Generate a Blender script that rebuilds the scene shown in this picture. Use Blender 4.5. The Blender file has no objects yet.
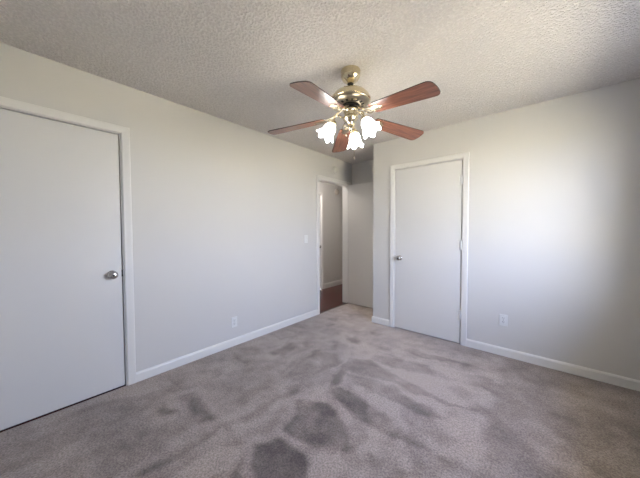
import bpy, bmesh, math, random
import numpy as np
from mathutils import Vector, Matrix
C = bpy.context.scene.collection
R = math.radians
SC = bpy.context.scene

# ------------------------------------------------------------------ camera
CAM = Vector((2.5638, 0.0, 1.2664))
YAW, PITCH, ROLL, FPX = 0.7157, -0.0319, -0.003, 257.13
cd = bpy.data.cameras.new('camera')
cam = bpy.data.objects.new('camera', cd); C.objects.link(cam)
cd.sensor_fit = 'HORIZONTAL'; cd.sensor_width = 36.0
cd.lens = FPX / 640.0 * 36.0
cd.clip_start = 0.02
fw = Vector((-math.sin(YAW) * math.cos(PITCH), math.cos(YAW) * math.cos(PITCH), math.sin(PITCH)))
rt = Vector((math.cos(YAW), math.sin(YAW), 0)); up = rt.cross(fw)
r2 = rt * math.cos(ROLL) + up * math.sin(ROLL); u2 = -rt * math.sin(ROLL) + up * math.cos(ROLL)
m = Matrix((r2, u2, -fw)).transposed().to_4x4(); m.translation = CAM
cam.matrix_world = m
SC.camera = cam

# ------------------------------------------------------------------ colour management, sky, sun
SC.view_settings.view_transform = 'Standard'
SC.view_settings.look = 'None'
SC.view_settings.gamma = 1.0
SC.view_settings.use_curve_mapping = False
SC.view_settings.exposure = 0.61

W = bpy.data.worlds.new('sky'); SC.world = W; W.use_nodes = True
nt = W.node_tree; nt.nodes.clear()
wo = nt.nodes.new('ShaderNodeOutputWorld'); bg = nt.nodes.new('ShaderNodeBackground')
tc = nt.nodes.new('ShaderNodeTexCoord'); sx = nt.nodes.new('ShaderNodeSeparateXYZ')
rp = nt.nodes.new('ShaderNodeValToRGB')
nt.links.new(tc.outputs['Generated'], sx.inputs[0]); nt.links.new(sx.outputs['Z'], rp.inputs[0])
nt.links.new(rp.outputs[0], bg.inputs[0]); nt.links.new(bg.outputs[0], wo.inputs[0])
e = rp.color_ramp.elements
e[0].position = 0.0; e[0].color = (0.78, 0.83, 1.0, 1)
e[1].position = 1.0; e[1].color = (0.36, 0.46, 0.95, 1)
x_ = e.new(0.35); x_.color = (0.60, 0.70, 1.0, 1)
bg.inputs[1].default_value = 16.5

sl = bpy.data.lights.new('sun', 'SUN'); sun = bpy.data.objects.new('sun', sl); C.objects.link(sun)
sl.energy = 125.0; sl.angle = R(0.6); sl.color = (1.0, 0.95, 0.86)
sun.rotation_euler = Vector((0.30, -0.55, -0.75)).to_track_quat('-Z', 'Y').to_euler()   # comes from behind the house, so no beam enters the window

# room constants (metres)
RW, RH = 3.19, 2.44            # right wall x, ceiling height
YB, YC, YA = -0.42, 3.146, 3.81   # rear wall, closet wall, alcove wall
XC = 0.798                     # closet corner
WY0, WY1, WZ0, WZ1 = 1.22, 2.53, 0.84, 2.06   # window opening in the right wall
HX, HY0, HY1 = -1.05, YB - 0.12, 5.7 # hallway

pl = bpy.data.lights.new('window_portal', 'AREA'); po = bpy.data.objects.new('window_portal', pl); C.objects.link(po)
pl.shape = 'RECTANGLE'; pl.size = WZ1 - WZ0; pl.size_y = WY1 - WY0
po.location = (RW + 0.16, (WY0 + WY1) / 2, (WZ0 + WZ1) / 2)
po.rotation_euler = (0, R(90), 0)      # faces -x, into the room
pl.cycles.is_portal = True

HALL_FILL_E = 75.0
# ------------------------------------------------------------------ materials
def mat(name, col, rough=0.5, metal=0.0, noise=0.0, nscale=6.0, bump=0.0, bscale=200.0, coat=0.0, emis=None, estr=0.0, spec=None):
    mt = bpy.data.materials.new(name); mt.use_nodes = True
    n = mt.node_tree; b = n.nodes['Principled BSDF']
    b.inputs['Base Color'].default_value = (*col, 1); b.inputs['Roughness'].default_value = rough
    b.inputs['Metallic'].default_value = metal
    if spec is not None: b.inputs['Specular IOR Level'].default_value = spec
    b.inputs['Coat Weight'].default_value = coat
    t = n.nodes.new('ShaderNodeTexCoord')
    if noise:
        ns = n.nodes.new('ShaderNodeTexNoise'); ns.inputs['Scale'].default_value = nscale; ns.inputs['Detail'].default_value = 4
        n.links.new(t.outputs['Object'], ns.inputs[0])
        mx = n.nodes.new('ShaderNodeMix'); mx.data_type = 'RGBA'
        mx.inputs['A'].default_value = (*[c * (1 - noise) for c in col], 1)
        mx.inputs['B'].default_value = (*[min(1, c * (1 + noise)) for c in col], 1)
        n.links.new(ns.outputs[0], mx.inputs['Factor']); n.links.new(mx.outputs['Result'], b.inputs['Base Color'])
    if bump:
        nb = n.nodes.new('ShaderNodeTexNoise'); nb.inputs['Scale'].default_value = bscale; nb.inputs['Detail'].default_value = 3
        n.links.new(t.outputs['Object'], nb.inputs[0])
        bp = n.nodes.new('ShaderNodeBump'); bp.inputs['Strength'].default_value = bump; bp.inputs['Distance'].default_value = 0.002
        n.links.new(nb.outputs[0], bp.inputs['Height']); n.links.new(bp.outputs[0], b.inputs['Normal'])
    if emis:
        b.inputs['Emission Color'].default_value = (*emis, 1); b.inputs['Emission Strength'].default_value = estr
    return mt

M = {}
M['wall'] = mat('wall_paint', (0.615, 0.60, 0.575), 0.55, noise=0.012, nscale=2.0, bump=0.05, bscale=140, spec=0.3)
M['trim'] = mat('trim_paint', (0.735, 0.72, 0.69), 0.38, noise=0.01, nscale=5)
M['door'] = mat('door_paint', (0.675, 0.66, 0.635), 0.42, noise=0.015, nscale=3, bump=0.04, bscale=60)
M['hinge'] = mat('painted_hinge', (0.76, 0.75, 0.73), 0.35)
M['plastic'] = mat('white_plastic', (0.72, 0.72, 0.70), 0.35, noise=0.01)
M['dark'] = mat('dark_slot', (0.03, 0.03, 0.03), 0.6, noise=0.05)
M['nickel'] = mat('satin_nickel', (0.55, 0.53, 0.50), 0.22, 1.0, noise=0.03, nscale=30)
M['brass'] = mat('polished_brass', (0.74, 0.65, 0.45), 0.16, 1.0, noise=0.05, nscale=12)
M['antique'] = mat('antique_brass', (0.42, 0.36, 0.26), 0.28, 1.0, noise=0.12, nscale=25)
M['black'] = mat('black_metal', (0.02, 0.018, 0.015), 0.35, 0.5, noise=0.1)
M['beige'] = mat('beige_plastic', (0.50, 0.45, 0.39), 0.45, noise=0.02)
M['threshold'] = mat('dark_threshold', (0.035, 0.02, 0.016), 0.5, noise=0.1)
M['subfloor'] = mat('sub_slab', (0.3, 0.3, 0.29), 0.9, noise=0.05)
M['roof'] = mat('soffit_paint', (0.55, 0.54, 0.50), 0.7, noise=0.03)
M['bulb'] = mat('bulb_glass', (0.9, 0.9, 0.9), 0.3, noise=0.01, emis=(1.0, 0.93, 0.80), estr=30.0)

# popcorn ceiling
def ceiling_mat():
    mt = bpy.data.materials.new('popcorn_ceiling'); mt.use_nodes = True
    n = mt.node_tree; b = n.nodes['Principled BSDF']; b.inputs['Roughness'].default_value = 0.95
    b.inputs['Specular IOR Level'].default_value = 0.1
    t = n.nodes.new('ShaderNodeTexCoord')
    v = n.nodes.new('ShaderNodeTexNoise'); v.inputs['Scale'].default_value = 70; v.inputs['Detail'].default_value = 3; v.inputs['Roughness'].default_value = 0.6
    n.links.new(t.outputs['Object'], v.inputs[0])
    cr = n.nodes.new('ShaderNodeValToRGB'); cr.color_ramp.elements[0].position = 0.42; cr.color_ramp.elements[1].position = 0.66
    n.links.new(v.outputs[0], cr.inputs[0])
    bp = n.nodes.new('ShaderNodeBump'); bp.inputs['Strength'].default_value = 1.0; bp.inputs['Distance'].default_value = 0.0095
    n.links.new(cr.outputs[0], bp.inputs['Height']); n.links.new(bp.outputs[0], b.inputs['Normal'])
    mx = n.nodes.new('ShaderNodeMix'); mx.data_type = 'RGBA'
    mx.inputs['A'].default_value = (0.76, 0.72, 0.69, 1); mx.inputs['B'].default_value = (0.87, 0.83, 0.80, 1)
    n.links.new(cr.outputs[0], mx.inputs['Factor']); n.links.new(mx.outputs['Result'], b.inputs['Base Color'])
    return mt
M['ceiling'] = ceiling_mat()

def carpet_mat():
    mt = bpy.data.materials.new('cut_pile_carpet'); mt.use_nodes = True
    n = mt.node_tree; b = n.nodes['Principled BSDF']; b.inputs['Roughness'].default_value = 0.95
    b.inputs['Specular IOR Level'].default_value = 0.05
    b.inputs['Sheen Weight'].default_value = 0.25; b.inputs['Sheen Roughness'].default_value = 0.6
    t = n.nodes.new('ShaderNodeTexCoord')
    at = n.nodes.new('ShaderNodeAttribute'); at.attribute_name = 'nap'
    def noise(sc, det=3, ro=0.6):
        q = n.nodes.new('ShaderNodeTexNoise'); q.inputs['Scale'].default_value = sc; q.inputs['Detail'].default_value = det
        q.inputs['Roughness'].default_value = ro; n.links.new(t.outputs['Object'], q.inputs[0]); return q.outputs[0]
    def math_(op, a, b_):
        q = n.nodes.new('ShaderNodeMath'); q.operation = op
        for i, s in enumerate((a, b_)):
            if isinstance(s, (int, float)): q.inputs[i].default_value = s
            else: n.links.new(s, q.inputs[i])
        return q.outputs[0]
    tuft = noise(95, 3, 0.75); broad = noise(1.6, 3); mid = noise(13, 6, 0.8)
    # nap value: 0 = pile brushed light, 1 = pile brushed dark
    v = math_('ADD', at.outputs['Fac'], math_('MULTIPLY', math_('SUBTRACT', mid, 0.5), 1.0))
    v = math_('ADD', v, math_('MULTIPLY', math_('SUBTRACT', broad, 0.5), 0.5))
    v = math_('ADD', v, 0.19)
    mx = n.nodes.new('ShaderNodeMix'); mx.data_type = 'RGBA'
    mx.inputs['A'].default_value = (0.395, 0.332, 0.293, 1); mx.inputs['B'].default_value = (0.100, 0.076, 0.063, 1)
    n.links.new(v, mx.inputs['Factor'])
    cr = n.nodes.new('ShaderNodeValToRGB'); cr.color_ramp.elements[0].position = 0.36; cr.color_ramp.elements[1].position = 0.62
    cr.color_ramp.elements[0].color = (0.55, 0.53, 0.52, 1); cr.color_ramp.elements[1].color = (1.18, 1.18, 1.18, 1)
    n.links.new(tuft, cr.inputs[0])
    mu = n.nodes.new('ShaderNodeMix'); mu.data_type = 'RGBA'; mu.blend_type = 'MULTIPLY'; mu.inputs['Factor'].default_value = 1.0
    n.links.new(mx.outputs['Result'], mu.inputs['A']); n.links.new(cr.outputs[0], mu.inputs['B'])
    n.links.new(mu.outputs['Result'], b.inputs['Base Color'])
    bp = n.nodes.new('ShaderNodeBump'); bp.inputs['Strength'].default_value = 0.6; bp.inputs['Distance'].default_value = 0.006
    n.links.new(tuft, bp.inputs['Height']); n.links.new(bp.outputs[0], b.inputs['Normal'])
    return mt
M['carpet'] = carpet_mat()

def wood_mat(name, c1, c2, c3, rough, axis_scale, plank=None, coat=0.0):
    mt = bpy.data.materials.new(name); mt.use_nodes = True
    n = mt.node_tree; b = n.nodes['Principled BSDF']; b.inputs['Roughness'].default_value = rough; b.inputs['Coat Weight'].default_value = coat
    t = n.nodes.new('ShaderNodeTexCoord'); mp = n.nodes.new('ShaderNodeMapping'); mp.inputs['Scale'].default_value = axis_scale
    n.links.new(t.outputs['Object'], mp.inputs[0])
    ns = n.nodes.new('ShaderNodeTexNoise'); ns.inputs['Scale'].default_value = 4; ns.inputs['Detail'].default_value = 6; ns.inputs['Distortion'].default_value = 0.8
    n.links.new(mp.outputs[0], ns.inputs[0])
    cr = n.nodes.new('ShaderNodeValToRGB'); el = cr.color_ramp.elements
    el[0].position = 0.3; el[0].color = (*c1, 1); el[1].position = 0.72; el[1].color = (*c3, 1)
    k = el.new(0.5); k.color = (*c2, 1)
    n.links.new(ns.outputs[0], cr.inputs[0]); out = cr.outputs[0]
    if plank:
        br = n.nodes.new('ShaderNodeTexBrick'); br.inputs['Scale'].default_value = 1.0
        br.inputs['Brick Width'].default_value = plank[0]; br.inputs['Row Height'].default_value = plank[1]; br.inputs['Mortar Size'].default_value = 0.0015
        br.inputs['Color1'].default_value = (1, 1, 1, 1); br.inputs['Color2'].default_value = (0.72, 0.72, 0.72, 1); br.inputs['Mortar'].default_value = (0.25, 0.25, 0.25, 1)
        rr = n.nodes.new('ShaderNodeMapping'); rr.inputs['Rotation'].default_value = (0, 0, R(90)); n.links.new(t.outputs['Object'], rr.inputs[0]); n.links.new(rr.outputs[0], br.inputs[0])
        mu = n.nodes.new('ShaderNodeMix'); mu.data_type = 'RGBA'; mu.blend_type = 'MULTIPLY'; mu.inputs['Factor'].default_value = 1.0
        n.links.new(out, mu.inputs['A']); n.links.new(br.outputs[0], mu.inputs['B']); out = mu.outputs['Result']
    n.links.new(out, b.inputs['Base Color'])
    return mt
M['blade'] = wood_mat('walnut_blade', (0.085, 0.030, 0.018), (0.19, 0.070, 0.042), (0.30, 0.125, 0.075), 0.32, (1.2, 14, 14), coat=0.3)
M['blade_edge'] = mat('dark_blade_edge', (0.045, 0.02, 0.014), 0.4, noise=0.1)
M['hallwood'] = wood_mat('red_hardwood', (0.040, 0.012, 0.010), (0.080, 0.017, 0.013), (0.120, 0.027, 0.020), 0.22, (12, 1.0, 1), plank=(0.9, 0.083))

def ground_mat():
    return mat('lawn', (0.40, 0.355, 0.235), 0.9, noise=0.25, nscale=1.5)
M['lawn'] = ground_mat()

def glass_mat():
    mt = bpy.data.materials.new('window_glass'); mt.use_nodes = True
    n = mt.node_tree; n.nodes.clear()
    o = n.nodes.new('ShaderNodeOutputMaterial'); tr = n.nodes.new('ShaderNodeBsdfTransparent'); gl = n.nodes.new('ShaderNodeBsdfGlossy')
    gl.inputs['Roughness'].default_value = 0.02; mx = n.nodes.new('ShaderNodeMixShader'); lw = n.nodes.new('ShaderNodeLayerWeight'); pw = n.nodes.new('ShaderNodeMath'); pw.operation = 'POWER'; pw.inputs[1].default_value = 5; fr = n.nodes.new('ShaderNodeMath'); fr.operation = 'MULTIPLY_ADD'; fr.inputs[1].default_value = 0.92; fr.inputs[2].default_value = 0.08; lw.inputs[0].default_value = 0.5; n.links.new(lw.outputs['Facing'], pw.inputs[0]); n.links.new(pw.outputs[0], fr.inputs[0])
    tr.inputs[0].default_value = (0.95, 0.97, 0.96, 1)
    n.links.new(fr.outputs[0], mx.inputs[0]); n.links.new(tr.outputs[0], mx.inputs[1]); n.links.new(gl.outputs[0], mx.inputs[2]); n.links.new(mx.outputs[0], o.inputs[0])
    return mt
M['glass'] = glass_mat()

def shade_mat():
    mt = bpy.data.materials.new('frosted_glass_shade'); mt.use_nodes = True
    n = mt.node_tree; b = n.nodes['Principled BSDF']
    b.inputs['Base Color'].default_value = (0.85, 0.85, 0.84, 1); b.inputs['Roughness'].default_value = 0.35
    t = n.nodes.new('ShaderNodeTexCoord'); sp = n.nodes.new('ShaderNodeSeparateXYZ'); n.links.new(t.outputs['Object'], sp.inputs[0])
    # a lit frosted glass: warm at the neck, white over the bulb
    cr = n.nodes.new('ShaderNodeValToRGB'); el = cr.color_ramp.elements
    el[0].position = 0.0; el[0].color = (1.0, 0.97, 0.92, 1); el[1].position = 1.0; el[1].color = (0.085, 0.060, 0.030, 1)
    mr = n.nodes.new('ShaderNodeMapRange'); mr.inputs['From Min'].default_value = -0.032; mr.inputs['From Max'].default_value = -0.006
    n.links.new(sp.outputs['Z'], mr.inputs['Value']); n.links.new(mr.outputs[0], cr.inputs[0])
    n.links.new(cr.outputs[0], b.inputs['Emission Color']); b.inputs['Emission Strength'].default_value = SHADE_E
    return mt
SHADE_E = 12
M['shade'] = shade_mat()

# ------------------------------------------------------------------ helpers
def obj(name, bm, material, parent=None, smooth=False, loc=None, label=None):
    bmesh.ops.recalc_face_normals(bm, faces=bm.faces)
    me = bpy.data.meshes.new(name); bm.to_mesh(me); bm.free()
    if smooth:
        for p in me.polygons: p.use_smooth = True
        me.set_sharp_from_angle(angle=R(40))
    mats = material if isinstance(material, (list, tuple)) else [material]
    for x in mats: me.materials.append(x)
    o = bpy.data.objects.new(name, me); C.objects.link(o)
    if parent: o.parent = parent
    if loc: o.location = loc
    if label: o['label'] = label
    return o
def struct(name, bm, material, parent=None, smooth=False):
    o = obj(name, bm, material, parent, smooth)
    if parent is None: o['kind'] = 'structure'
    return o
def empty(name, loc=(0, 0, 0), rot=(0, 0, 0)):
    o = bpy.data.objects.new(name, None); C.objects.link(o); o.location = loc; o.rotation_euler = rot; o.empty_display_size = 0.1
    return o
def thing(name, label, cat, loc=(0, 0, 0), rot=(0, 0, 0), group=None):
    o = empty(name, loc, rot); o['label'] = label; o['category'] = cat
    if group: o['group'] = group
    return o
def box(bm, lo, hi, bev=0.0, seg=2):
    lo = Vector(lo); hi = Vector(hi)
    r = bmesh.ops.create_cube(bm, size=1.0)
    vs = r['verts']
    for v in vs: v.co = Vector([(lo[i] + hi[i]) / 2 + v.co[i] * (hi[i] - lo[i]) for i in range(3)])
    if bev:
        es = list({e for v in vs for e in v.link_edges})
        bmesh.ops.bevel(bm, geom=es, offset=bev, segments=seg, profile=0.5, affect='EDGES')
    return bm
def nb(): return bmesh.new()
def lathe(bm, prof, seg=48, mtx=None, caps=True, ripple=None):
    mtx = mtx or Matrix()
    rings = []
    for i, (r, z) in enumerate(prof):
        ring = []
        for k in range(seg):
            a = 2 * math.pi * k / seg
            rr, zz = (r, z) if ripple is None else ripple(i, a, r, z)
            ring.append(bm.verts.new(mtx @ Vector((rr * math.cos(a), rr * math.sin(a), zz))))
        rings.append(ring)
    for A, B in zip(rings, rings[1:]):
        for k in range(seg): bm.faces.new((A[k], A[(k + 1) % seg], B[(k + 1) % seg], B[k]))
    if caps:
        bm.faces.new(rings[0]); bm.faces.new(rings[-1])
    return bm
def tube(bm, pts, rad, seg=10, flat=1.0):
    pts = [Vector(p) for p in pts]; rings = []
    n = len(pts); prev = None
    for i, p in enumerate(pts):
        t = (pts[min(i + 1, n - 1)] - pts[max(i - 1, 0)]).normalized()
        if prev is None: a = t.orthogonal().normalized()
        else: a = (prev - t * prev.dot(t)).normalized()
        prev = a; b = t.cross(a)
        r = rad[i] if isinstance(rad, (list, tuple)) else rad
        rings.append([bm.verts.new(p + (a * math.cos(2 * math.pi * k / seg) + b * math.sin(2 * math.pi * k / seg)) * r) for k in range(seg)])
    for A, B in zip(rings, rings[1:]):
        for k in range(seg): bm.faces.new((A[k], A[(k + 1) % seg], B[(k + 1) % seg], B[k]))
    bm.faces.new(rings[0]); bm.faces.new(rings[-1])
    return bm
def smooth_path(ctrl, n=8):
    P = [Vector(c) for c in ctrl]; P = [P[0] * 2 - P[1]] + P + [P[-1] * 2 - P[-2]]; out = []
    for i in range(1, len(P) - 2):
        for k in range(n):
            t = k / n; a, b, c, d = P[i - 1:i + 3]
            out.append(0.5 * ((2 * b) + (c - a) * t + (2 * a - 5 * b + 4 * c - d) * t * t + (3 * b - a - 3 * c + d) * t ** 3))
    out.append(P[-2]); return out
def wall(name, axis, a0, a1, u0, u1, z0, z1, holes, material):
    """slab between planes a0..a1 on `axis`, running u0..u1 along the other horizontal axis, with rectangular holes (u0,u1,z0,z1)"""
    bm = nb()
    us = sorted({u0, u1, *[h[0] for h in holes], *[h[1] for h in holes]}); zs = sorted({z0, z1, *[h[2] for h in holes], *[h[3] for h in holes]})
    us = [u for u in us if u0 <= u <= u1]; zs = [z for z in zs if z0 <= z <= z1]
    cache = {}
    def V(a, u, z):
        key = (a, u, z)
        if key not in cache: cache[key] = bm.verts.new((a, u, z) if axis == 'x' else (u, a, z))
        return cache[key]
    nu, nz = len(us) - 1, len(zs) - 1
    def solid(i, j):
        if i < 0 or j < 0 or i >= nu or j >= nz: return False
        cu, cz = (us[i] + us[i + 1]) / 2, (zs[j] + zs[j + 1]) / 2
        return not any(h[0] < cu < h[1] and h[2] < cz < h[3] for h in holes)
    for i in range(nu):
        for j in range(nz):
            if not solid(i, j): continue
            A, B, c, d = us[i], us[i + 1], zs[j], zs[j + 1]
            for a in (a0, a1): bm.faces.new((V(a, A, c), V(a, B, c), V(a, B, d), V(a, A, d)))
            if not solid(i - 1, j): bm.faces.new((V(a0, A, c), V(a1, A, c), V(a1, A, d), V(a0, A, d)))
            if not solid(i + 1, j): bm.faces.new((V(a0, B, c), V(a1, B, c), V(a1, B, d), V(a0, B, d)))
            if not solid(i, j - 1): bm.faces.new((V(a0, A, c), V(a1, A, c), V(a1, B, c), V(a0, B, c)))
            if not solid(i, j + 1): bm.faces.new((V(a0, A, d), V(a1, A, d), V(a1, B, d), V(a0, B, d)))
    return struct(name, bm, material)

# ------------------------------------------------------------------ outside: lawn, eave
bm = nb(); box(bm, (-12, -30, -0.62), (45, 35, -0.50)); o = struct('ground', bm, M['lawn'])
bm = nb(); box(bm, (HX - 0.35, YB - 0.75, 2.60), (RW + 0.75, 6.4, 2.78)); struct('trim_1', bm, M['roof'])   # roof slab with its eave
bm = nb(); box(bm, (HX - 0.12, YB - 0.12, -0.48), (RW + 0.12, HY1 + 0.12, -0.021)); struct('floor_slab', bm, M['subfloor'])

# ------------------------------------------------------------------ carpet floor, with the brushed nap of the pile
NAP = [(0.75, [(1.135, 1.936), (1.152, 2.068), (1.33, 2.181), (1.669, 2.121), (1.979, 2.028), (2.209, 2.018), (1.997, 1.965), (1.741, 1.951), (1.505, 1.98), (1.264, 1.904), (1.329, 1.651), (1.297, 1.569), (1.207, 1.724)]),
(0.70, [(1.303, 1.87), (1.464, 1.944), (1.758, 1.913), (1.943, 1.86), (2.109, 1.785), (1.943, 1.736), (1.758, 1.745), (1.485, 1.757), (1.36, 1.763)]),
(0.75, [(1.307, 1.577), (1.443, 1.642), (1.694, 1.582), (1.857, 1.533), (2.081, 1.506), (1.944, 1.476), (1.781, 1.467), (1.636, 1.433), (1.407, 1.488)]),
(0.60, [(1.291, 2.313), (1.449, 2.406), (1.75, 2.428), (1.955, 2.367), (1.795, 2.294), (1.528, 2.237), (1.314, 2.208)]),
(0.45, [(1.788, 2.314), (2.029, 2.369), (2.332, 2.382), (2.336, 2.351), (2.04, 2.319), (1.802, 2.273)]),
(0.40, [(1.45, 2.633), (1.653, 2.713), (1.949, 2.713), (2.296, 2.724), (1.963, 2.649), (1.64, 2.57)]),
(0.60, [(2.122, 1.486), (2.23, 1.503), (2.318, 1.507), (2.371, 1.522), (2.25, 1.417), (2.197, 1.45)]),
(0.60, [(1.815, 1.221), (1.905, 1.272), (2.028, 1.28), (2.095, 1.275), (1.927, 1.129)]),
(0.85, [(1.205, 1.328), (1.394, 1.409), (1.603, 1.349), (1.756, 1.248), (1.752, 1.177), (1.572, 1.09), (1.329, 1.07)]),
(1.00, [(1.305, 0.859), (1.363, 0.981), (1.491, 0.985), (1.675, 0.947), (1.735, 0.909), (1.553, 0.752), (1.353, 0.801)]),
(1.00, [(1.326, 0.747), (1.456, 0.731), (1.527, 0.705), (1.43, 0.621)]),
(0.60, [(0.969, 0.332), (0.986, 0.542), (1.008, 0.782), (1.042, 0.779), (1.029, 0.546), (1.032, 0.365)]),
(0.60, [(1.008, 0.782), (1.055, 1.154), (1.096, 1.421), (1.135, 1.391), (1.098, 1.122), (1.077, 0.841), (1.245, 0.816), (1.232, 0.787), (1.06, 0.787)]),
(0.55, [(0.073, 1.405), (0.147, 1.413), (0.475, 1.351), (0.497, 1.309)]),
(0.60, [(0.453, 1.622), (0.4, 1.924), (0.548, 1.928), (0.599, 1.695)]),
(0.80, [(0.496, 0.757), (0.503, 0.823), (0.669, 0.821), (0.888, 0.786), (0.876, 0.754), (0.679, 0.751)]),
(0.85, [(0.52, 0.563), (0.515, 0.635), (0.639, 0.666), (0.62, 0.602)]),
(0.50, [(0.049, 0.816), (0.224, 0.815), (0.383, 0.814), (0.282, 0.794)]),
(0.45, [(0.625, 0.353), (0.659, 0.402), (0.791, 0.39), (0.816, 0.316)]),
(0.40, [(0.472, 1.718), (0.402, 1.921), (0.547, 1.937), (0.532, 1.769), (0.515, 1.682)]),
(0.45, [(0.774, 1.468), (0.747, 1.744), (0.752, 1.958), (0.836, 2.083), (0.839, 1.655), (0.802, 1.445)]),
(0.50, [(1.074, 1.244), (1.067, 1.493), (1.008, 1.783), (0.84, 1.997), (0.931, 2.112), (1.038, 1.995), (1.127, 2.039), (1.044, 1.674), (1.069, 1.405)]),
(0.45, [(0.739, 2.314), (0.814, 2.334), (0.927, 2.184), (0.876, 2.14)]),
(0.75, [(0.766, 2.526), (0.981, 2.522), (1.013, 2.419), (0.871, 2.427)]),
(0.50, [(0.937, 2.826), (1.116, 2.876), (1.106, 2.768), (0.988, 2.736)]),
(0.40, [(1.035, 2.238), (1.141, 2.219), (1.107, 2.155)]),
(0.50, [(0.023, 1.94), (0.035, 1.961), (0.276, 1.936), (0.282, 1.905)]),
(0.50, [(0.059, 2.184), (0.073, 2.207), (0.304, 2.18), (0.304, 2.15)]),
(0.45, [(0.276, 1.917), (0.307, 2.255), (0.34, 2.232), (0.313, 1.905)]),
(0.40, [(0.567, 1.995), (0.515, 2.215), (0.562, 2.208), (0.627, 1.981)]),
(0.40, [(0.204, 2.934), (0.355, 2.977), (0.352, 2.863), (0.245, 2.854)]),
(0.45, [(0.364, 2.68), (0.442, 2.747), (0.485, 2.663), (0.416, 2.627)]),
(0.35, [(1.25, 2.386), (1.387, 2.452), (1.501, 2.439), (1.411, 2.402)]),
(0.45, [(2.295, 3.111), (2.803, 3.201), (3.201, 3.237), (3.334, 2.527), (2.95, 1.665), (2.343, 1.417), (2.31, 1.747), (2.306, 2.174)])]  # last patch: brushed strip, with shade below the window wall darkened into it
def floor_carpet():
    st = 0.0125
    xs = np.arange(-0.0, RW + st, st); xs[-1] = RW; ys = np.arange(YB, YA + st, st); ys[-1] = YA
    X, Y = np.meshgrid(xs, ys, indexing='ij')
    rng = np.random.default_rng(4)
    def vn(scale, seed):
        r = np.random.default_rng(seed); g = r.random((80, 80))
        fx = X / scale + 5; fy = (Y + 1) / scale + 5; ix = fx.astype(int) % 79; iy = fy.astype(int) % 79; tx = fx % 1; ty = fy % 1
        tx = tx * tx * (3 - 2 * tx); ty = ty * ty * (3 - 2 * ty)
        return (g[ix, iy] * (1 - tx) + g[ix + 1, iy] * tx) * (1 - ty) + (g[ix, iy + 1] * (1 - tx) + g[ix + 1, iy + 1] * tx) * ty - 0.5
    PX = X + vn(0.13, 1) * 0.07 + vn(0.045, 2) * 0.03; PY = Y + vn(0.13, 3) * 0.07 + vn(0.045, 5) * 0.03
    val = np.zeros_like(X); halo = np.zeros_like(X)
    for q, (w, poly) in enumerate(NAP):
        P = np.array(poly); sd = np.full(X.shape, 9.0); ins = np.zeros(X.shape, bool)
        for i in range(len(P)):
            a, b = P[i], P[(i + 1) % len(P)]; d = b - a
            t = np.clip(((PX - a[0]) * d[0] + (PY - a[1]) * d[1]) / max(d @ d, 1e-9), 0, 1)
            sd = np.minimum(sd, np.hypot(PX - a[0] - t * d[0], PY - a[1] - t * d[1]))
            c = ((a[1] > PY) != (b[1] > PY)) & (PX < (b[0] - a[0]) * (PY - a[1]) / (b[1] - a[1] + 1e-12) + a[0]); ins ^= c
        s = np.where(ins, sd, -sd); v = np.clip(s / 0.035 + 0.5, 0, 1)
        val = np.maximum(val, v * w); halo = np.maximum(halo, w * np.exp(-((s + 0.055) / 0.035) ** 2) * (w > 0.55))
    # wedge-shaped vacuum strokes fanning out from the doorway
    A_ = np.arctan2(PX - 0.75, 2.75 - PY); Rr = np.hypot(PX - 0.75, PY - 2.75)
    rg = np.random.default_rng(21).random((200, 40))
    fa = (A_ + 4) * 7.5 + 0.35 * np.sin(Rr * 3.1); fr = Rr * 1.5 + 3 + 0.6 * np.sin(np.floor(fa) * 5.7); ia = fa.astype(int) % 199; ir = fr.astype(int) % 39; tr = fr % 1; tr = np.clip((tr - 0.35) / 0.3, 0, 1); ta = np.clip((fa % 1 - 0.42) / 0.16, 0, 1)
    wv = (rg[ia, ir] * (1 - ta) + rg[ia + 1, ir] * ta) * (1 - tr) + (rg[ia, ir + 1] * (1 - ta) + rg[ia + 1, ir + 1] * ta) * tr
    amp = np.clip((Rr - 0.4) / 0.8, 0, 1) * (1 - 0.6 * np.clip((X - 2.25) / 0.1, 0, 1))
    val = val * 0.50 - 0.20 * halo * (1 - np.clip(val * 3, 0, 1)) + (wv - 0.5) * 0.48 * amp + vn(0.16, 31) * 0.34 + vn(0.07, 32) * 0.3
    nx, ny = X.shape
    idx = np.arange(nx * ny).reshape(nx, ny)
    F = np.stack([idx[:-1, :-1], idx[1:, :-1], idx[1:, 1:], idx[:-1, 1:]], -1).reshape(-1, 4)
    Z = vn(0.35, 8) * 0.003
    me = bpy.data.meshes.new('floor')
    me.from_pydata(np.stack([X, Y, Z], -1).reshape(-1, 3).tolist(), [], F.tolist())
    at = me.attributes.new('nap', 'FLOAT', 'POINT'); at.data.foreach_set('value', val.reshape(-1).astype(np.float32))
    for p in me.polygons: p.use_smooth = True
    me.materials.append(M['carpet'])
    o = bpy.data.objects.new('floor', me); C.objects.link(o); o['kind'] = 'structure'
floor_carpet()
bm = nb(); box(bm, (HX, HY0, -0.02), (-0.018, HY1, -0.004)); struct('floor_hall', bm, M['hallwood'])
bm = nb(); box(bm, (-0.016, 2.935, -0.02), (0.008, 3.695, 0.004), 0.002); struct('trim_2', bm, M['threshold'])

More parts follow.
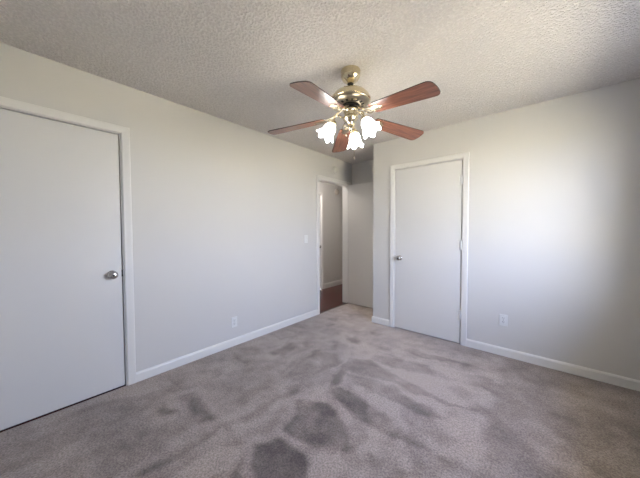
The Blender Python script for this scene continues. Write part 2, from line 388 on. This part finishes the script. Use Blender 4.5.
# ------------------------------------------------------------------ ceiling and walls
bm = nb(); box(bm, (HX - 0.12, YB - 0.12, RH), (RW + 0.14, HY1 + 0.12, RH + 0.14)); struct('ceiling', bm, M['ceiling'])
D1a, D1b, DH = -0.300, 0.5215, 2.045          # left door opening
E1, E2 = 2.9345, 3.6965                     # hallway doorway
K1, K2 = 1.1125, 1.8885                     # closet door opening
wall('wall_left', 'x', -0.12, 0.0, YB - 0.12, HY1 + 0.12, -0.02, RH, [(D1a, D1b, -0.02, DH), (E1, E2, -0.02, DH)], M['wall'])
wall('wall_closet', 'y', YC, YC + 0.10, XC, RW, 0.0, RH, [(K1, K2, 0.0, DH)], M['wall'])
wall('wall_closet_side', 'x', XC, XC + 0.10, YC + 0.10, YA, 0.0, RH, [], M['wall'])
wall('wall_alcove', 'y', YA, YA + 0.12, 0.0, RW, -0.02, RH, [], M['wall'])
wall('wall_right', 'x', RW, RW + 0.14, YB - 0.12, YA + 0.12, -0.02, RH, [(WY0, WY1, WZ0, WZ1)], M['wall'])
wall('wall_rear', 'y', YB - 0.12, YB, 0.0, RW, -0.02, RH, [], M['wall'])
HD0, HD1, HDH = 3.43, 4.19, 2.03            # closed door across the hallway
wall('wall_hall', 'x', HX - 0.12, HX, HY0, HY1, -0.02, RH, [(HD0, HD1, -0.02, HDH)], M['wall'])
wall('wall_hall_near', 'y', HY0 - 0.12, HY0, HX - 0.12, -0.12, -0.02, RH, [], M['wall'])
wall('wall_hall_far', 'y', HY1, HY1 + 0.12, HX - 0.12, -0.12, -0.02, RH, [], M['wall'])

# casing: profiled boards around an opening, swept along one side with mitred corners
def casing(name, axis, face, sgn, u0, u1, ztop, w=0.057, t=0.015, zb=0.0, rev=0.005):
    prof = [(0, 0), (0, t * 0.55), (w * 0.10, t * 0.8), (w * 0.35, t * 0.85), (w * 0.75, t), (w * 0.93, t), (w, t * 0.8), (w, 0)]
    bm = nb(); rows = []
    for (cu, cz, du, dz) in ((u0 - rev, zb, -1, 0), (u0 - rev, ztop + rev, -1, 1), (u1 + rev, ztop + rev, 1, 1), (u1 + rev, zb, 1, 0)):
        row = []
        for (a, b) in prof:
            u = cu + du * a; z = cz + dz * a; f = face + sgn * b
            row.append(bm.verts.new((f, u, z) if axis == 'x' else (u, f, z)))
        rows.append(row)
    for A, B in zip(rows, rows[1:]):
        for k in range(len(prof) - 1): bm.faces.new((A[k], A[k + 1], B[k + 1], B[k]))
        bm.faces.new((A[-1], A[0], B[0], B[-1]))
    bm.faces.new(rows[0]); bm.faces.new(rows[-1])
    return struct(name, bm, M['trim'])
def jamb(name, axis, a0, a1, u0, u1, ztop, t=0.012):
    bm = nb()
    def bx(ulo, uhi, zlo, zhi):
        lo = (a0, ulo, zlo) if axis == 'x' else (ulo, a0, zlo); hi = (a1, uhi, zhi) if axis == 'x' else (uhi, a1, zhi); box(bm, lo, hi, 0.001)
    bx(u0, u0 + t * 0.5, -0.004, ztop); bx(u1 - t * 0.5, u1, -0.004, ztop); bx(u0 + t * 0.5, u1 - t * 0.5, ztop - t * 0.5, ztop)
    # door stop
    return struct(name, bm, M['trim'])
casing('trim_3', 'x', 0.0, 1, D1a, D1b, DH - 0.002)
casing('trim_4', 'x', 0.0, 1, E1, E2, DH - 0.002)
casing('trim_5', 'y', YC, -1, K1, K2, DH - 0.002)
casing('trim_6', 'x', HX, 1, HD0, HD1, HDH - 0.002, t=0.018)
jamb('trim_7', 'x', -0.119, -0.0005, E1, E2, DH - 0.0)

def base(name, pts, h=0.085, t=0.013):
    """baseboard along a polyline of (x,y); the profile grows to the left of the travel direction"""
    prof = [(0, 0.0), (t, 0.0), (t, h * 0.80), (t * 0.72, h * 0.90), (t * 0.35, h * 0.97), (0, h)]
    bm = nb(); rows = []; n = len(pts); P = [Vector(p) for p in pts]
    for i in range(n):
        d1 = (P[i] - P[i - 1]).normalized() if i else None; d2 = (P[i + 1] - P[i]).normalized() if i < n - 1 else None
        n1 = Vector((-d1.y, d1.x)) if d1 else None; n2 = Vector((-d2.y, d2.x)) if d2 else None
        nn = (n1 + n2) / (1 + n1.dot(n2)) if n1 and n2 else (n1 or n2)
        rows.append([bm.verts.new((P[i].x + nn.x * a, P[i].y + nn.y * a, z - 0.002)) for a, z in prof])
    for A, B in zip(rows, rows[1:]):
        for k in range(len(prof)): bm.faces.new((A[k], A[(k + 1) % len(prof)], B[(k + 1) % len(prof)], B[k]))
    bm.faces.new(rows[0]); bm.faces.new(rows[-1])
    return struct(name, bm, M['trim'])
base('baseboard_left', [(0, E1 - 0.0625), (0, D1b + 0.0625)])
base('baseboard_closet', [(K1 - 0.0625, YC), (XC, YC), (XC, YA), (0.0, YA), (0, E2 + 0.0625)][:4])
base('baseboard_right', [(RW, YB), (RW, YC), (K2 + 0.0625, YC)])
base('baseboard_rear', [(0, D1a - 0.0625), (0, YB), (RW, YB)])
base('baseboard_hall', [(HX, HY1), (HX, HD1 + 0.0625)], h=0.11)

# ------------------------------------------------------------------ doors
def knob(parent, pos, axis, sgn):
    """round privacy knob standing off the door face along `axis`"""
    rot = (Matrix.Rotation(R(90) * sgn, 4, 'Y') if axis == 'x' else Matrix.Rotation(-R(90) * sgn, 4, 'X'))
    mt = Matrix.Translation(pos) @ rot
    bm = nb()
    lathe(bm, [(0.0325, 0), (0.0325, 0.003), (0.029, 0.007), (0.017, 0.010), (0.013, 0.014), (0.0125, 0.026), (0.016, 0.031), (0.027, 0.036), (0.0305, 0.044), (0.0305, 0.052), (0.027, 0.059), (0.018, 0.0635), (0.008, 0.0650)], 40, mt)
    k = obj('door_knob', bm, M['nickel'], parent, True, label='brushed nickel round door knob')
    bm = nb(); lathe(bm, [(0.0075, 0.0650), (0.0075, 0.0672), (0.002, 0.0675)], 20, mt); obj('knob_button', bm, M['black'], k, True)
def hinge(parent, x, y, z, axis):
    bm = nb()
    lathe(bm, [(0.003, -0.051), (0.0075, -0.049), (0.0075, 0.049), (0.003, 0.051)], 16, Matrix.Translation((x, y - 0.009, z)))
    box(bm, (x - 0.030, y - 0.0045, z - 0.045), (x + 0.009, y + 0.002, z + 0.045), 0.0008)
    obj('hinge', bm, M['hinge'], parent, True)
# left door (door_1), closed in the left wall
d = empty('door_1', (0, 0, 0)); d['kind'] = 'structure'
bm = nb(); box(bm, (-0.040, D1a + 0.004, 0.009), (-0.005, D1b - 0.012, DH - 0.010), 0.0015); obj('door_panel', bm, M['door'], d)
knob(d, (-0.005, 0.4475, 0.925), 'x', 1)
bm = nb(); box(bm, (-0.030, D1b - 0.0135, 0.90), (-0.004, D1b - 0.003, 0.957), 0.001); obj('latch_plate', bm, M['black'], d)
bm = nb(); box(bm, (-0.12, D1b - 0.003, -0.004), (-0.001, D1b + 0.0005, DH), 0.0005); box(bm, (-0.12, D1a - 0.0005, -0.004), (-0.001, D1a + 0.003, DH), 0.0005); box(bm, (-0.12, D1a + 0.003, DH - 0.003), (-0.001, D1b - 0.003, DH + 0.0005), 0.0005)
box(bm, (-0.060, D1b - 0.018, 0.0), (-0.042, D1b - 0.003, DH - 0.003)); box(bm, (-0.060, D1a + 0.003, DH - 0.018), (-0.042, D1b - 0.018, DH - 0.003))
obj('jamb', bm, M['trim'], d)
# closet door (door_2)
d = empty('door_2', (0, 0, 0)); d['kind'] = 'structure'
bm = nb(); box(bm, (K1 + 0.006, YC + 0.003, 0.010), (K2 - 0.008, YC + 0.038, DH - 0.008), 0.0015); obj('door_panel', bm, M['door'], d)
knob(d, (K1 + 0.066, YC + 0.003, 0.917), 'y', -1)
bm = nb(); box(bm, (K1 + 0.0005, YC - 0.001, 0.89), (K1 + 0.0055, YC + 0.02, 0.945), 0.0005); obj('strike_plate', bm, M['nickel'], d)
for z in (1.815, 1.105, 0.335): hinge(d, K2 - 0.006, YC - 0.0005, z, 'y')
bm = nb(); box(bm, (K2 - 0.003, YC + 0.001, 0), (K2 + 0.0005, YC + 0.0999, DH)); box(bm, (K1 - 0.0005, YC + 0.001, 0), (K1 + 0.003, YC + 0.0999, DH)); box(bm, (K1 + 0.003, YC + 0.001, DH - 0.003), (K2 - 0.003, YC + 0.0999, DH + 0.0005))
box(bm, (K1 + 0.003, YC + 0.040, 0), (K1 + 0.016, YC + 0.055, DH - 0.003)); box(bm, (K2 - 0.016, YC + 0.040, 0), (K2 - 0.003, YC + 0.055, DH - 0.003)); box(bm, (K1 + 0.016, YC + 0.040, DH - 0.016), (K2 - 0.016, YC + 0.055, DH - 0.003))
obj('jamb', bm, M['trim'], d)
# bedroom door (door_3), swung fully open across the alcove
d = empty('door_3', (0, 0, 0)); d['kind'] = 'structure'
bm = nb(); box(bm, (0.022, 3.664, 0.014), (0.778, 3.699, 2.043), 0.0015); obj('door_panel', bm, M['door'], d)
knob(d, (0.722, 3.664, 0.92), 'y', -1)
for z in (1.83, 1.05, 0.25):
    bm = nb(); lathe(bm, [(0.003, -0.045), (0.006, -0.044), (0.006, 0.044), (0.003, 0.045)], 14, Matrix.Translation((0.0175, 3.708, z)))
    box(bm, (0.0163, 3.700, z - 0.044), (0.045, 3.7025, z + 0.044)); obj('hinge', bm, M['hinge'], d, True)
# door across the hallway (door_4)
d = empty('door_4', (0, 0, 0)); d['kind'] = 'structure'
bm = nb(); box(bm, (HX - 0.05, HD0 + 0.004, 0.01), (HX - 0.015, HD1 - 0.004, HDH - 0.004), 0.0015); obj('door_panel', bm, M['door'], d)
knob(d, (HX - 0.015, HD1 - 0.066, 0.93), 'x', 1)

# ------------------------------------------------------------------ window in the right wall
d = empty('window_1', (0, 0, 0)); d['kind'] = 'structure'
bm = nb(); f = 0.04; x0, x1 = RW + 0.055, RW + 0.115
box(bm, (x0, WY0, WZ0), (x1, WY0 + f, WZ1), .002); box(bm, (x0, WY1 - f, WZ0), (x1, WY1, WZ1), .002)
box(bm, (x0, WY0 + f, WZ0), (x1, WY1 - f, WZ0 + f), .002); box(bm, (x0, WY0 + f, WZ1 - f), (x1, WY1 - f, WZ1), .002)
obj('window_frame', bm, M['trim'], d)
ym = (WY0 + WY1) / 2; zm = (WZ0 + WZ1) / 2
bm = nb(); box(bm, (x0 + .01, ym - 0.03, WZ0 + f), (x1 - .01, ym + 0.03, WZ1 - f), .002); obj('mullion', bm, M['trim'], d)
for ya, yb in ((WY0 + f, ym - 0.03), (ym + 0.03, WY1 - f)):
    bm = nb(); box(bm, (x0 + .015, ya, zm - 0.02), (x1 - .015, yb, zm + 0.02), .002); obj('meeting_rail', bm, M['trim'], d)
    for za, zb in ((WZ0 + f, zm - 0.02), (zm + 0.02, WZ1 - f)):
        bm = nb(); vs = [bm.verts.new((x0 + 0.03, y, z)) for y, z in ((ya, za), (yb, za), (yb, zb), (ya, zb))]; bm.faces.new(vs); obj('pane', bm, M['glass'], d)
bm = nb(); box(bm, (RW - 0.035, WY0 - 0.05, WZ0 - 0.022), (RW - 0.0005, WY1 + 0.05, WZ0 + 0.004), 0.003); box(bm, (RW - 0.003, WY0 + 0.0005, WZ0 + 0.0005), (x0, WY1 - 0.0005, WZ0 + 0.004)); obj('window_sill', bm, M['trim'], d)

# ------------------------------------------------------------------ outlets, switch, detectors (built facing +Y locally: local x across, z up, -y outward)
def outlet(label, loc, rz):
    t = thing('wall_outlet', label, 'outlet', loc, (0, 0, rz), 'duplex wall outlets')
    bm = nb(); box(bm, (-0.035, -0.006, -0.0575), (0.035, 0.0, 0.0575), 0.003, 3); obj('cover_plate', bm, M['plastic'], t)
    for s in (-1, 1):
        zc = s * 0.0195
        bm = nb(); box(bm, (-0.0165, -0.0085, zc - 0.0145), (0.0165, -0.0055, zc + 0.0145), 0.0028, 3); rc = obj('receptacle', bm, M['plastic'], t)
        for sx_, hh in ((-0.0064, 0.0050), (0.0064, 0.0040)):
            bm = nb(); box(bm, (sx_ - 0.0014, -0.0089, zc + 0.001), (sx_ + 0.0014, -0.0080, zc + 0.001 + 2 * hh)); obj('slot', bm, M['dark'], rc)
        bm = nb(); lathe(bm, [(0.0026, 0), (0.0026, 0.0009)], 14, Matrix.Translation((0, -0.0080, zc - 0.0075)) @ Matrix.Rotation(R(90), 4, 'X')); obj('ground_hole', bm, M['dark'], rc)
    bm = nb(); lathe(bm, [(0.003, 0), (0.003, 0.001), (0.0015, 0.0016)], 14, Matrix.Translation((0, -0.0058, 0)) @ Matrix.Rotation(R(90), 4, 'X')); obj('screw', bm, M['nickel'], t)
    return t
outlet('white duplex outlet low on the long left wall, above the baseboard', (0.0005, 1.497, 0.262), R(90))
outlet('white duplex outlet low on the wall right of the closed closet door', (2.275, YC - 0.0005, 0.362), 0)
t = thing('light_switch', 'white toggle light switch on the left wall beside the hallway doorway', 'light switch', (0.0005, 2.642, 1.150), (0, 0, R(90)))
bm = nb(); box(bm, (-0.035, -0.006, -0.0575), (0.035, 0, 0.0575), 0.003, 3); obj('cover_plate', bm, M['plastic'], t)
bm = nb(); box(bm, (-0.005, -0.016, -0.004), (0.005, -0.0055, 0.012), 0.0015); obj('toggle', bm, M['plastic'], t)
for z in (-0.030, 0.030):
    bm = nb(); lathe(bm, [(0.003, 0), (0.003, 0.001), (0.0015, 0.0016)], 14, Matrix.Translation((0, -0.0058, z)) @ Matrix.Rotation(R(90), 4, 'X')); obj('screw', bm, M['nickel'], t)

def alarm(name, label, cat, loc, ry, rad, mt_):
    t = thing(name, label, cat, loc, (0, ry, 0))
    bm = nb(); lathe(bm, [(rad, 0), (rad, 0.008), (rad * 0.97, 0.012), (rad * 0.90, 0.013)], 40); obj('base_ring', bm, mt_, t, True)
    bm = nb(); lathe(bm, [(rad * 0.90, 0.012), (rad * 0.88, 0.026), (rad * 0.74, 0.034), (rad * 0.42, 0.036), (rad * 0.40, 0.033), (rad * 0.22, 0.033), (rad * 0.2, 0.037), (0.002, 0.038)], 40); obj('cover', bm, mt_, t, True)
    bm = nb(); lathe(bm, [(0.003, 0.0345), (0.003, 0.0375)], 12, Matrix.Translation((rad * 0.6, 0, 0))); obj('indicator', bm, M['dark'], t)
M['alarm'] = mat('alarm_plastic', (0.56, 0.55, 0.51), 0.45, noise=0.02)
alarm('smoke_detector', 'small round off-white smoke detector on the wall above the hallway doorway', 'smoke detector', (0.0005, 3.31, 2.240), R(90), 0.060, M['alarm'])
alarm('wall_alarm', 'small round beige alarm high on the hallway wall seen through the doorway', 'alarm', (HX + 0.0005, 4.745, 2.155), R(90), 0.070, M['beige'])

# unseen fill lamp, added under the hallway ceiling to brighten the hallway
t = thing('hall_fill_lamp', 'round unseen fill lamp added to brighten the hallway beyond the doorway', 'fill lamp', (-0.80, 3.45, RH))
bm = nb(); lathe(bm, [(0.15, 0), (0.15, -0.02), (0.14, -0.03)], 40); obj('base_ring', bm, M['trim'], t, True)
M['dome'] = mat('fill_glow', (0.9, 0.88, 0.84), 0.4, noise=0.01, emis=(1.0, 0.93, 0.88), estr=HALL_FILL_E)
bm = nb(); lathe(bm, [(0.138, -0.03), (0.13, -0.06), (0.10, -0.085), (0.05, -0.10), (0.004, -0.104)], 40); obj('fill_dome', bm, M['dome'], t, True)

# ------------------------------------------------------------------ ceiling fan
FX, FY = 1.470, 1.606
fan = thing('ceiling_fan', 'brass ceiling fan with five walnut blades and three lit tulip shades', 'ceiling fan', (FX, FY, RH))
def zz(z): return z - RH
bm = nb(); lathe(bm, [(0.071, zz(2.4395)), (0.073, zz(2.433)), (0.071, zz(2.425)), (0.069, zz(2.417)), (0.071, zz(2.408)), (0.068, zz(2.392)), (0.058, zz(2.374)), (0.040, zz(2.360)), (0.029, zz(2.350)), (0.024, zz(2.346)), (0.014, zz(2.345))], 48)
obj('canopy', bm, M['brass'], fan, True, label='polished brass ceiling canopy')
bm = nb(); lathe(bm, [(0.022, zz(2.352)), (0.024, zz(2.345)), (0.018, zz(2.335)), (0.0115, zz(2.332))], 32); obj('hanger_ball', bm, M['black'], fan, True)
bm = nb(); lathe(bm, [(0.0105, zz(2.346)), (0.0105, zz(2.300))], 24); obj('downrod', bm, M['antique'], fan, True)
bm = nb(); tube(bm, smooth_path([(-0.012, -0.004, zz(2.342)), (-0.026, -0.012, zz(2.325)), (-0.030, -0.016, zz(2.308)), (-0.024, -0.014, zz(2.299))], 6), 0.0025, 8); obj('lead_wire', bm, M['black'], fan, True)
bm = nb(); lathe(bm, [(0.011, zz(2.306)), (0.024, zz(2.305)), (0.027, zz(2.300)), (0.050, zz(2.297)), (0.088, zz(2.288)), (0.118, zz(2.272)), (0.136, zz(2.252)), (0.144, zz(2.236)), (0.147, zz(2.228)), (0.145, zz(2.221)), (0.138, zz(2.217))], 64)
mh = obj('motor_housing', bm, M['brass'], fan, True, label='domed brass motor housing')
bm = nb(); lathe(bm, [(0.138, zz(2.2175)), (0.136, zz(2.212)), (0.124, zz(2.204)), (0.106, zz(2.195)), (0.088, zz(2.190)), (0.070, zz(2.187))], 64); obj('lower_housing', bm, M['antique'], fan, True)
# vent openings in the lower housing
bm = nb()
for k in range(15):
    a = 2 * math.pi * k / 15
    mt_ = Matrix.Rotation(a, 4, 'Z') @ Matrix.Translation((0.090, 0, zz(2.1902))) @ Matrix.Rotation(R(-14), 4, 'Y')
    b2 = nb(); box(b2, (-0.010, -0.008, -0.0016), (0.010, 0.008, 0.0004), 0.0004)
    for v in b2.verts: v.co = mt_ @ v.co
    me_ = bpy.data.meshes.new('tmp'); b2.to_mesh(me_); b2.free(); bm.from_mesh(me_); bpy.data.meshes.remove(me_)
obj('vent_slots', bm, M['black'], fan)
bm = nb(); lathe(bm, [(0.066, zz(2.188)), (0.066, zz(2.180)), (0.056, zz(2.176)), (0.056, zz(2.163)), (0.050, zz(2.160))], 48); obj('rotor_ring', bm, M['black'], fan, True)
bm = nb(); lathe(bm, [(0.048, zz(2.1605)), (0.054, zz(2.157)), (0.056, zz(2.150)), (0.054, zz(2.143)), (0.047, zz(2.138)), (0.045, zz(2.115)), (0.047, zz(2.108)), (0.055, zz(2.102)), (0.057, zz(2.092)), (0.050, zz(2.080)), (0.034, zz(2.068)), (0.024, zz(2.060)), (0.020, zz(2.050)), (0.024, zz(2.042)), (0.024, zz(2.034)), (0.014, zz(2.026)), (0.010, zz(2.018)), (0.013, zz(2.012)), (0.009, zz(2.004)), (0.002, zz(2.000))], 48)
obj('light_fitter', bm, M['brass'], fan, True, label='turned brass light fitter')

# blades: local frame x = outward along the blade
def blade_outline():
    L0, L1 = 0.195, 0.655; out = []
    def hw(x): return 0.052 + (0.072 - 0.052) * min(1, (x - L0) / (0.60 - L0)) ** 0.9
    xs = [L0 + 0.012 + (0.615 - L0 - 0.012) * i / 14 for i in range(15)]
    up_ = [(x, hw(x)) for x in xs]
    root = [(L0, 0.020), (L0 + 0.003, 0.038), (L0 + 0.008, 0.048)]
    tip = []
    for i in range(1, 10):
        a = R(90) * i / 10; tip.append((0.615 + 0.036 * math.sin(a), 0.072 - 0.036 * (1 - math.cos(a))))
    tip += [(0.6525, 0.028), (0.6545, 0.012)]
    half = root + up_ + tip
    return half + [(x, -y) for x, y in reversed(half)]
DROOP, PTCH = R(6.2), R(-9.9)
ZR = 2.120
def blade_frame(az):
    return Matrix.Rotation(az, 4, 'Z') @ Matrix.Translation((0, 0, zz(ZR))) @ Matrix.Rotation(DROOP, 4, 'Y') @ Matrix.Rotation(PTCH, 4, 'X')
def make_blade():
    bm = nb(); ol = blade_outline(); t = 0.003
    lo = [bm.verts.new((x, y, -t)) for x, y in ol]; hi = [bm.verts.new((x, y, t)) for x, y in ol]
    bm.faces.new(lo); bm.faces.new(hi)
    for i in range(len(ol)):
        f_ = bm.faces.new((lo[i], lo[(i + 1) % len(ol)], hi[(i + 1) % len(ol)], hi[i])); f_.material_index = 1
    return bm
def make_iron():
    """cast bracket in the blade's frame: arm from the rotor, open scroll loop, three-lobed plate under the blade root"""
    bm = nb()
    box(bm, (0.196, -0.030, -0.0085), (0.262, 0.030, -0.0032), 0.002)
    box(bm, (0.255, -0.013, -0.0082), (0.285, 0.013, -0.0032), 0.002)
    for s in (-1, 1):
        tube(bm, smooth_path([(0.200, s * 0.020, -0.0055), (0.178, s * 0.034, -0.007), (0.150, s * 0.036, -0.004), (0.125, s * 0.022, 0.008), (0.103, s * 0.010, 0.026), (0.075, s * 0.008, 0.042), (0.058, s * 0.007, 0.050)], 5), 0.0040, 8)
        tube(bm, smooth_path([(0.150, s * 0.036, -0.004), (0.140, s * 0.018, -0.003), (0.155, s * 0.006, -0.004), (0.172, s * 0.012, -0.005)], 5), 0.0035, 8)
    tube(bm, [(0.172, 0.012, -0.005), (0.172, -0.012, -0.005)], 0.004, 8)
    return bm
AZ0 = -9.27
b0 = None
for k in range(5):
    mw = blade_frame(R(AZ0 + 72 * k))
    if b0 is None:
        b0 = obj('blade', make_blade(), [M['blade'], M['blade_edge']], fan); i0 = obj('blade_iron', make_iron(), M['antique'], b0, True, label='brass scroll blade bracket')
        s0 = []
        for (x, y) in ((0.215, 0.018), (0.215, -0.018), (0.272, 0)):
            bm = nb(); lathe(bm, [(0.0045, -0.0080), (0.0045, -0.0098), (0.002, -0.0108)], 12, Matrix.Translation((x, y, 0)))
            s0.append(obj('screw', bm, M['brass'], b0, True))
        b = b0
    else:
        b = b0.copy(); C.objects.link(b)
        for ch in (i0, *s0):
            c = ch.copy(); C.objects.link(c); c.parent = b
    b.matrix_local = mw

# light kit: three arms, sockets and frosted tulip shades
def shade_mesh():
    prof = [(0.020, 0.0), (0.024, -0.006), (0.032, -0.018), (0.040, -0.034), (0.044, -0.052), (0.046, -0.070), (0.050, -0.086), (0.058, -0.100), (0.066, -0.109)]
    n = len(prof)
    full = prof + [(r - 0.0025, z + 0.0004) for r, z in reversed(prof)]
    def rip(i, a, r, z):
        j = i if i < n else 2 * n - 1 - i
        w = max(0.0, (j / (n - 1)) - 0.25) / 0.75
        c = math.cos(6 * a)
        return r * (1 + 0.10 * w * w * c), z - 0.010 * w * w * c
    bm = nb(); lathe(bm, full, 72, None, False, rip); return bm
TILT = R(33)
a0 = None
for az in (112, 232, 352):
    rz = Matrix.Rotation(R(az), 4, 'Z')
    neck = Vector((0.132, 0, zz(2.048)))
    fr = rz @ Matrix.Translation(neck) @ Matrix.Rotation(-TILT, 4, 'Y')
    if a0 is None:
        bm = nb(); tube(bm, smooth_path([(0.046, 0, zz(2.096)), (0.066, 0, zz(2.100)), (0.092, 0, zz(2.110)), (0.114, 0, zz(2.104)), (0.123, 0, zz(2.088)), (0.1235, 0, zz(2.066))], 6), 0.0055, 12)
        a0 = obj('light_arm', bm, M['brass'], fan, True)
        bm = nb(); lathe(bm, [(0.008, 0.022), (0.014, 0.020), (0.019, 0.012), (0.026, 0.006), (0.028, -0.001), (0.027, -0.008), (0.024, -0.009)], 32); c0 = obj('socket_cup', bm, M['brass'], fan, True)
        h0 = obj('lamp_shade', shade_mesh(), M['shade'], fan, True, label='lit frosted glass tulip shade')
        bm = nb(); lathe(bm, [(0.011, -0.010), (0.012, -0.030), (0.020, -0.048), (0.024, -0.062), (0.022, -0.074), (0.013, -0.084), (0.002, -0.087)], 28); u0 = obj('bulb', bm, M['bulb'], h0, True)
        a, c, h = a0, c0, h0
    else:
        a, c, h = a0.copy(), c0.copy(), h0.copy(); u = u0.copy(); u.parent = h
        for q in (a, c, h, u): C.objects.link(q)
    a.matrix_local = rz; c.matrix_local = fr; h.matrix_local = fr
# pull chains
for k, (x, y, z0_, z1_, nm) in enumerate(((0.012, 0.030, 2.075, 1.815, 'pull_chain'), (-0.030, -0.012, 2.075, 1.985, 'pull_chain'))):
    bm = nb(); tube(bm, [(x, y, zz(z0_)), (x, y, zz((z0_ + z1_) / 2)), (x, y, zz(z1_))], 0.0011, 6)
    ch = obj(nm, bm, M['brass'], fan, True)
    bm = nb(); lathe(bm, [(0.001, zz(z1_ + 0.004)), (0.005, zz(z1_ - 0.002)), (0.006, zz(z1_ - 0.010)), (0.003, zz(z1_ - 0.017)), (0.001, zz(z1_ - 0.018))], 16, Matrix.Translation((x, y, 0))); obj('chain_pull', bm, M['antique'], ch, True)
